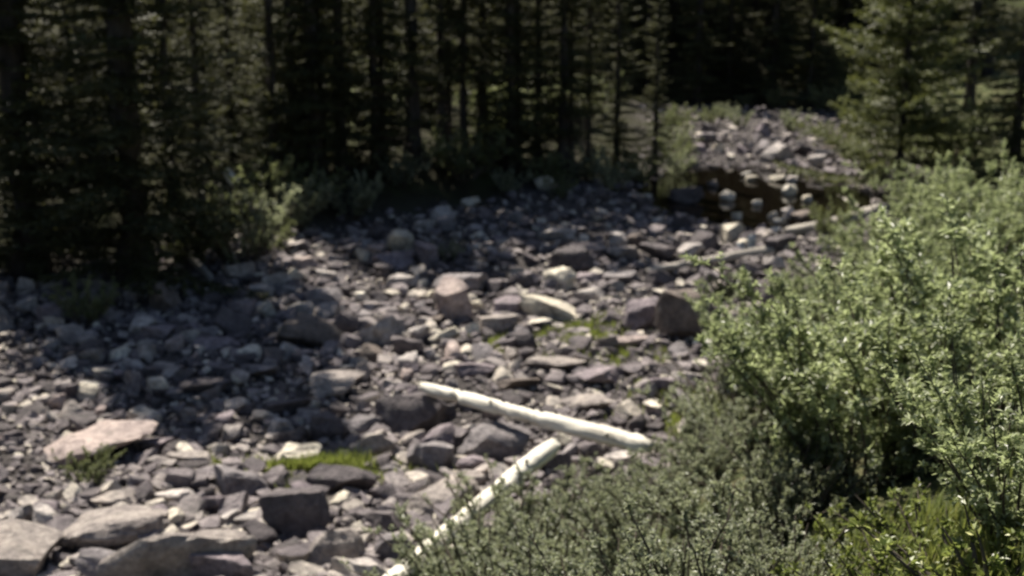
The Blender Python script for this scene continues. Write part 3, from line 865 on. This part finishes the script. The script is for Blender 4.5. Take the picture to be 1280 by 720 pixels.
for i, (px, py, k_, sc, lab) in enumerate(FRONT[2:-2]):
    p, t = ground_at(px + (-1)**i*7 + 16, py - rr.uniform(4, 12))
    if any((p.x-a)**2 + (p.y-b_)**2 < .35**2 for a, b_ in TREES) or (px > 650 and in_gap(p.x, p.y)): continue
    conifer((1, 3, 2, 3)[i % 4], p.x, p.y, i*2.3, rr.uniform(.75, .95), 'slim conifer just behind the ' + ' '.join(lab.replace(', left one', ' left').replace(', right one', ' right').split(',')[0].split()[:11]), 'slim conifers of the second row')
for (x, y) in ((-8.6, 22), (-10.5, 24), (-7.2, 24.6), (-12.5, 22.5), (-11.5, 27), (-9, 28), (-6, 28.5), (-14, 26), (-13, 30), (-10, 19.6), (-8.2, 31), (-5, 33), (-11, 33)):
    if in_gap(x, y): continue
    conifer(rr.choice([0, 2, 0, 1]), x, y, rr.uniform(0, 6.28), rr.uniform(.85, 1.05), 'dark conifer deep inside the forest behind the front row', 'spruces deep in the forest')
n = 0; tries = 0
while n < 20 and tries < 6000:
    tries += 1
    y = rr.uniform(15, 42); off = rr.uniform(1.6, 13)
    x = interp(y, EDG_Y, EDG_X) - off/.72
    if abs(x) > .50*y + 2: continue
    if y > 28 and off < 3 or in_gap(x, y): continue
    if any((x-a)**2 + (y-b_)**2 < 1.5**2 for a, b_ in TREES): continue
    conifer(rr.choice([0, 1, 1, 2, 3, 3]), x, y, rr.uniform(0, 6.28), rr.uniform(.85, 1.1), 'dark conifer deep inside the forest behind the front row', 'spruces deep in the forest')
    n += 1
n = 0; tries = 0
while n < 54 and tries < 6000:
    tries += 1
    y = 42.3 + rr.random()**1.6*13; x = rr.uniform(2, 17)
    if any((x-a)**2 + (y-b_)**2 < 1.05**2 for a, b_ in TREES): continue
    conifer(rr.choice([0, 0, 1, 2, 4]), x, y, rr.uniform(0, 6.28), rr.uniform(.85, 1.15), 'black conifer in the dark stand beyond the far end of the bed', 'conifers on the far slope')
    n += 1
rr = random.Random(31)
n = 0
while n < 40:
    y = rr.uniform(17.5, 40); off = rr.uniform(.8, 11)
    x = interp(y, EDG_Y, EDG_X) - off/.72
    if abs(x) > .47*y or (y > 29 and off < 2): continue
    if any((x-a)**2 + (y-b_)**2 < .6**2 for a, b_ in TREES): continue
    sc = rr.uniform(.3, .5)
    conifer(rr.choice([4, 2]), x, y, rr.uniform(0, 6.28), (sc*1.5, sc*1.5, sc), 'young spruce growing among the taller trunks of the forest', 'spruce saplings inside the forest', name='spruce_sapling')
    n += 1
# right bank: a sunlit young fir and darker conifers behind it
firm = conifer_mesh(403, 6.6, 2.15, .75, M_FIR, whorl=.34, nb=6, droop=.04, upt=.16, power=.7, tw=.075, tl=.5, sp_len=.085, sp_w=.034, dens=6)
p, t = ground_at(1122, 238)
root = empty('young_fir', p, .4, 1.0)
link('trunk', trunk_mesh(402, 6.6, .10), root)
tag(link('crown', firm, root), kind='stuff')
tag(root, 'sunlit olive green young fir on the right bank above the pool', 'tree')
TREES.append((p.x, p.y))
for (x, y, k_, sc, lab) in ((9.6, 23.5, 0, .8, 'dark spruce right of the sunlit young fir'), (12.2, 27.5, 2, 1.0, 'dark spruce behind the young fir, up the right bank'), (9.9, 31.5, 4, .9, 'dark spruce at the far right shore beyond the young fir'), (12.5, 34, 1, 1.0, 'tall dark spruce farthest up the right shore'), (7.9, 15.5, 4, .8, 'dark spruce on the right bank behind the bright willows'), (14.5, 24, 1, 1.0, 'tall spruce at the right edge up the bank')):
    conifer(k_, x, y, x, sc, lab, 'conifers on the right bank')
# unseen trees added left of the view to shade the left of the bed
for (x, y, k_, sc, lab) in ((-9.3, 17.6, 0, .95, 'unseen broad spruce left of the view, added to shade the bed'), (-9.4, 14.6, 2, 1.0, 'unseen spruce added at the left bank beyond the frame edge'), (-8.2, 12.2, 4, 1.0, 'unseen short spruce added on the left bank to shade the bottom corner'), (-9.4, 9.4, 4, .85, 'unseen short spruce added for shade at the left bank close to the camera')):
    conifer(k_, x, y, x, sc, lab, 'unseen shade spruces on the left bank')

# ------------------------------------------------------------------ broadleaf shrubs
def willow_mesh(seed, H, spread, nstem, leaf, width, nleaf_twig, mat, ntwig=9):
    rng = np.random.default_rng(seed)
    SV, SF = [], []
    LP, LD = [], []
    for s in range(nstem):
        az = rng.uniform(0, math.tau); lean = rng.uniform(.05, 1.0)**.8*spread/H
        base = Vector((math.cos(az)*.12*spread, math.sin(az)*.12*spread, -.05))
        d = Vector((math.cos(az)*lean, math.sin(az)*lean, 1)).normalized()
        L = H*rng.uniform(.65, 1.08)*(1.0 if lean < .6 else 1.1)
        bend = Vector((rng.normal(0, .12), rng.normal(0, .12), -.10*lean))
        pts = [base + d*L*t + bend*L*t*t for t in (0, .25, .5, .75, 1)]
        v, f = tube(pts, [.016, .013, .010, .007, .003], 5, 0, 0, False)
        o = len(SV); SV += v; SF += [tuple(q+o for q in ff) for ff in f]
        for w in range(ntwig):
            t = rng.uniform(.18, 1.0)
            p = base + d*L*t + bend*L*t*t
            td = (d*.8 + Vector(rng.normal(0, .6, 3)) + Vector((0, 0, .25))).normalized()
            tl_ = rng.uniform(.18, .42)*H*.42*(1.15-.5*t)
            q = p + td*tl_
            v, f = tube([p, q], [.004, .0015], 3, 0, 0, False)
            o = len(SV); SV += v; SF += [tuple(z+o for z in ff) for ff in f]
            tt = rng.uniform(.05, 1.05, nleaf_twig)
            LP.append(np.array(p)[None] + np.array(q-p)[None]*tt[:, None])
            LD.append(unit(np.array(td)[None]*.8 + rng.normal(0, .7, (nleaf_twig, 3)) + np.array([0, 0, .12])))
    P, D = np.vstack(LP), np.vstack(LD)
    n = len(P)
    L = leaf*rng.uniform(.6, 1.25, n); W = width*rng.uniform(.75, 1.2, n)
    up = np.array([0, 0, 1.0])[None] + rng.normal(0, .55, (n, 3))
    side = unit(np.cross(D, up)); nor = unit(np.cross(side, D))
    a = P; c = P + D*L[:, None] - nor*(L*.12)[:, None]; m = P + D*(L*.5)[:, None]
    b_ = m + side*(W*.5)[:, None] + nor*(W*.18)[:, None]; e = m - side*(W*.5)[:, None] + nor*(W*.18)[:, None]
    V = np.stack([a, b_, c, e], 1).reshape(-1, 3)
    i = np.arange(n)*4
    Ft = np.concatenate([np.stack([i, i+1, i+2], 1), np.stack([i, i+2, i+3], 1)])
    return mesh_np('stems', SV, SF, M_STEM, True), mesh_np('foliage', V, Ft, mat)

BIG = [willow_mesh(500+i, 2.1, 1.5, 50, .075, .032, 26, M_WILLOW, 12) for i in range(2)]
LOW = [willow_mesh(510+i, .95, .85, 56, .034, .015, 22, M_SAGE, 10) for i in range(3)]
EDGE = [willow_mesh(520+i, 1.1, 1.0, 26, .06, .028, 20, M_SHRUB, 8) for i in range(2)]
EDGE_S = [willow_mesh(525, 1.0, 1.0, 26, .06, .026, 20, M_SAGE, 8)]
YEL = willow_mesh(530, 1.0, .8, 18, .055, .026, 18, M_YELLOW, 8)
JUN = willow_mesh(531, .5, .7, 40, .03, .012, 26, M_JUNIPER, 9)

def shrub(me, pos, rz, sc, label, group, name='willow_bush', cat='bush'):
    root = empty(name, pos, rz, sc)
    tag(link('stems', me[0], root), kind='stuff')
    tag(link('foliage', me[1], root), kind='stuff')
    tag(root, label, cat, group)
    return root

def by_top(px, py, top, H):
    p, t = ground_at(px, py)
    return p, (py-top)*math.hypot(p.y, CAMZ-p.z)/F/H*1.04
GB = 'willow bushes on the right bank'
for i, (px, py, k_, top, lab) in enumerate([
 (1070, 610, 0, 345, 'largest bright willow bush, centre of the right bank'),
 (985, 530, 1, 350, 'bright willow leaning out over the bed beside the pale stick'),
 (1150, 590, 1, 330, 'willow at the right edge beside the largest one'),
 (1030, 430, 0, 325, 'willow behind the largest one, above the brown boulder'),
 (1110, 450, 0, 300, 'willow on the bank behind, right of centre'),
 (1225, 560, 0, 270, 'tall willow at the right margin'),
 (1100, 370, 1, 265, 'pale willow by the thick driftwood'),
 (1175, 380, 0, 230, 'willow right of the pale one by the driftwood'),
 (1150, 290, 1, 205, 'farthest bright willow below the dark right-hand trees'),
 (1240, 330, 1, 190, 'far willow in the right margin'),
 (1275, 680, 1, 420, 'willow in the right margin, nearest the camera'),
]):
    p, sc = by_top(px, py, top, 2.1)
    shrub(BIG[k_], p, i*2.1, (sc*1.15, sc*1.15, sc), lab, GB)
GL = 'low grey-green willows in the foreground'
for i, (px, py, k_, top, lab) in enumerate([
 (640, 725, 0, 596, 'low grey-green willow over the middle of the bleached pole'),
 (735, 670, 1, 580, 'low willow between the two bleached logs'),
 (815, 650, 2, 568, 'low willow at the right end of the white log'),
 (880, 600, 0, 505, 'low willow at the left foot of the largest bright bush'),
 (930, 560, 2, 440, 'low willow between the largest bush and the bed'),
 (715, 760, 1, 630, 'low grey-green willow at the bottom centre'),
 (815, 740, 2, 610, 'low grey-green willow at the bottom, right of centre'),
 (920, 700, 0, 560, 'low grey-green willow below the largest bright bush'),
 (598, 780, 2, 640, 'low willow at the bottom beside the bleached pole'),
 (880, 820, 1, 650, 'low willow cut by the bottom edge, right of centre'),
 (770, 850, 0, 690, 'low willow cut by the bottom edge, centre'),
 (985, 660, 1, 540, 'low willow in the shade of the largest bush'),
 (975, 760, 2, 650, 'low willow left of the sunny bank grass'),
 (670, 840, 1, 705, 'low willow at the bottom edge, right of the pole'),
]):
    p, sc = by_top(px, py, top, .95)
    shrub(LOW[k_], p, i*1.3, (sc*1.25, sc*1.25, sc), lab, GL)
GE = 'shrubs at the forest edge'
for i, (px, py, me_, sc, lab) in enumerate([
 (302, 330, EDGE_S[0], 1.25, 'pale green shrub at the foot of the left forest'),
 (365, 290, EDGE_S[0], 1.0, 'pale shrub right of the leaning log'),
 (272, 300, EDGE[0], 1.0, 'green shrub behind the pale one at left'),
 (330, 262, EDGE[1], 1.0, 'sunlit shrub in the gap behind the leaning log'),
 (395, 262, EDGE[0], .8, 'green shrub between the pale shrub and the dense spruce'),
 (500, 232, EDGE_S[0], .7, 'pale shrub at the foot of the thickest dark trunk'),
 (680, 232, EDGE[1], .7, 'green shrub right of the dense middle spruce'),
 (735, 226, EDGE_S[0], .8, 'pale shrub under the slim conifer at the right of the forest'),
 (440, 272, EDGE_S[0], .9, 'grey-green shrub by the dense spruce'),
 (635, 244, EDGE_S[0], .6, 'small pale shrub in the shade, forest centre'),
 (700, 250, EDGE[0], .5, 'low shrub at the shaded foot of the forest'),
 (800, 232, EDGE[1], .8, 'light green shrub at the right end of the forest'),
 (765, 240, EDGE_S[0], .7, 'pale shrub among the last spruces'),
 (846, 206, EDGE[0], .7, 'green shrub on the left shore beyond the forest end'),
 (842, 178, EDGE[1], .8, 'green shrub farther along the left shore'),
 (560, 210, EDGE_S[0], .7, 'sunlit shrub under the slim conifer pair'),
 (600, 205, EDGE[0], .7, 'sunlit shrub right of the slim conifer pair'),
 (972, 138, EDGE[0], .8, 'round green shrub at the far end of the bed'),
 (1034, 140, EDGE[1], .9, 'green shrub at the far end, right of the round one'),
 (930, 135, EDGE[1], .5, 'small green shrub at the far end of the bed'),
 (1066, 200, EDGE[0], .9, 'green shrub on the right shore below the young fir'),
 (1095, 222, EDGE[1], .9, 'green shrub at the trunk of the young fir'),
 (990, 165, EDGE_S[0], .7, 'low pale shrub in the far bed'),
 (838, 192, EDGE_S[0], .8, 'pale shrub between the two green ones on the left shore'),
 (848, 158, EDGE[1], .7, 'green shrub at the far left corner of the bed'),
 (1028, 172, EDGE[0], .5, 'green shrub in the far stones at right'),
 (925, 160, EDGE_S[0], .6, 'low pale plant in the middle of the far stones'),
 (240, 335, EDGE[0], .7, 'green shrub left of the pale one, spilling on the stones'),
 (335, 318, EDGE[0], .6, 'green shrub right of the pale one, on the stones'),
 (1150, 205, EDGE[0], 1.1, 'green shrub on the bank right of the young fir trunk'),
 (1190, 215, EDGE[1], 1.3, 'green shrub under the dark spruce at right'),
 (1180, 185, EDGE[0], 1.4, 'green shrub behind the dark spruce at right'),
 (905, 150, EDGE_S[0], .6, 'low pale shrub at the far left of the bed end'),
 (1004, 137, EDGE_S[0], .7, 'pale shrub between the two green ones at the far end'),
 (845, 222, EDGE_S[0], .7, 'pale shrub at the left shore of the pool'),
 (885, 158, EDGE[0], .6, 'small green shrub in the far stones'),
 (1082, 165, EDGE[0], 1.1, 'green shrub left of the young fir trunk, far shore'),
 (1040, 300, EDGE[0], .6, 'small green shrub under the thick driftwood'),
 (560, 326, EDGE_S[0], .35, 'tiny grey-green plant among the mid-bed stones'),
 (108, 405, EDGE[0], .6, 'small shrub at the left edge in the shade'),
 (110, 610, EDGE[1], .35, 'small leafy plant below the broad left slab'),
]):
    p, t = ground_at(px, py)
    shrub(me_, p, i*1.9, sc, lab, GE, name='leafy_shrub', cat='shrub')
rr = random.Random(21)
n = 0
while n < 34:
    y = rr.uniform(19, 41); off = rr.uniform(1.2, 9)
    x = interp(y, EDG_Y, EDG_X) - off/.72
    if abs(x) > .46*y: continue
    sc = rr.uniform(.8, 1.5)
    shrub((EDGE + EDGE_S)[n % 3], (x, y, h(x, y)), n, (sc*1.2, sc*1.2, sc), 'undergrowth shrub between the trunks inside the forest', 'undergrowth inside the forest', name='leafy_shrub', cat='shrub')
    n += 1
p, t = ground_at(240, 296)
shrub(YEL, p, .3, .8, 'yellowing shrub in the sunlit gap at left', None, name='yellow_shrub', cat='shrub')
BANK = willow_mesh(540, .5, .55, 18, .044, .024, 10, M_BANKLEAF, 7)
for i, (px, py, top, lab) in enumerate([
 (1060, 700, 628, 'yellow-green leafy plant at the left of the sunny bank corner'),
 (1115, 680, 612, 'yellow-green leafy plant highest in the sunny bank corner'),
 (1165, 705, 622, 'yellow-green leafy plant at the right of the sunny bank corner'),
 (1090, 760, 672, 'yellow-green leafy plant at the bottom of the sunny bank corner'),
 (1030, 765, 690, 'yellow-green leafy plant at the bottom beside the low willow'),
 (1150, 780, 690, 'yellow-green leafy plant cut by the bottom edge at right'),
 (1225, 760, 640, 'yellow-green leafy plant in the right margin'),
]):
    p, sc = by_top(px, py, top, .5)
    shrub(BANK, p, i*1.9, (sc*1.3, sc*1.3, sc), lab, 'leafy plants on the sunny bank corner', name='leafy_plant', cat='plant')
p, t = ground_at(913, 373)
shrub(JUN, p, .3, .8, 'dark round juniper bush between the driftwood and the brown boulder', None, name='juniper_bush')

# ------------------------------------------------------------------ grass
def grass(name, cx, cy, rx, ry, n, hgt, mat, label, seed, lean=.45):
    r = np.random.default_rng(seed)
    V, Fc = [], []
    for i in range(n):
        a = r.uniform(0, math.tau); q = abs(r.normal(0, .62))*(1 + .25*nz(math.cos(a)*2, math.sin(a)*2, seed))
        x, y = cx + rx*q*math.cos(a), cy + ry*q*math.sin(a)
        if nz(x*3.2, y*3.2, seed*1.7) + .5*nz(x*9, y*9, seed) < -.02: continue
        z = h(x, y) - .01
        b_ = r.uniform(0, math.tau); L = hgt*r.uniform(.5, 1.2); w = .0045 + .0035*r.random()
        dx, dy = math.cos(b_)*lean*r.random(), math.sin(b_)*lean*r.random()
        sx, sy = -math.sin(b_)*w, math.cos(b_)*w
        o = len(V)
        V += [(x-sx, y-sy, z), (x+sx, y+sy, z), (x+dx*L*.4+sx*.8, y+dy*L*.4+sy*.8, z+L*.6), (x+dx*L*.4-sx*.8, y+dy*L*.4-sy*.8, z+L*.6), (x+dx*L, y+dy*L, z+L)]
        Fc += [(o, o+1, o+2), (o, o+2, o+3), (o+3, o+2, o+4)]
    return tag(link(name, mesh_np(name, V, Fc, mat)), label, 'grass', kind='stuff')
for i, (px, py, rx, ry, n, hg, lab) in enumerate([
 (395, 592, .62, .34, 7500, .14, 'bright green grass round the cream rock in the foreground'),
 (300, 592, .45, .26, 2400, .11, 'thin dark green grass left of the grey block'),
 (624, 434, .20, .32, 1500, .12, 'bright green tuft left of the dark mid-bed boulder'),
 (720, 420, .62, .75, 4200, .10, 'green and brown grass in front of the long cream slab'),
 (790, 446, .5, .5, 1200, .09, 'thin grass right of the flat slabs'),
 (870, 520, .7, .8, 2600, .12, 'grass at the toe of the right bank'),
]):
    p, t = ground_at(px, py)
    grass('grass_patch', p.x, p.y, rx, ry, n, hg, M_GRASS, lab, 40+i)
for i, (px, py, rx, ry, n, hg, lab) in enumerate([
 (1105, 690, .60, .5, 1300, .13, 'sunny yellow-green grass on the bank in the lower right corner'),
 (1230, 720, .6, .6, 1000, .15, 'grass on the bank at the right margin'),
]):
    p, t = ground_at(px, py)
    grass('bank_grass', p.x, p.y, rx, ry, n, hg, M_DRYGRASS, lab, 60+i, .7)
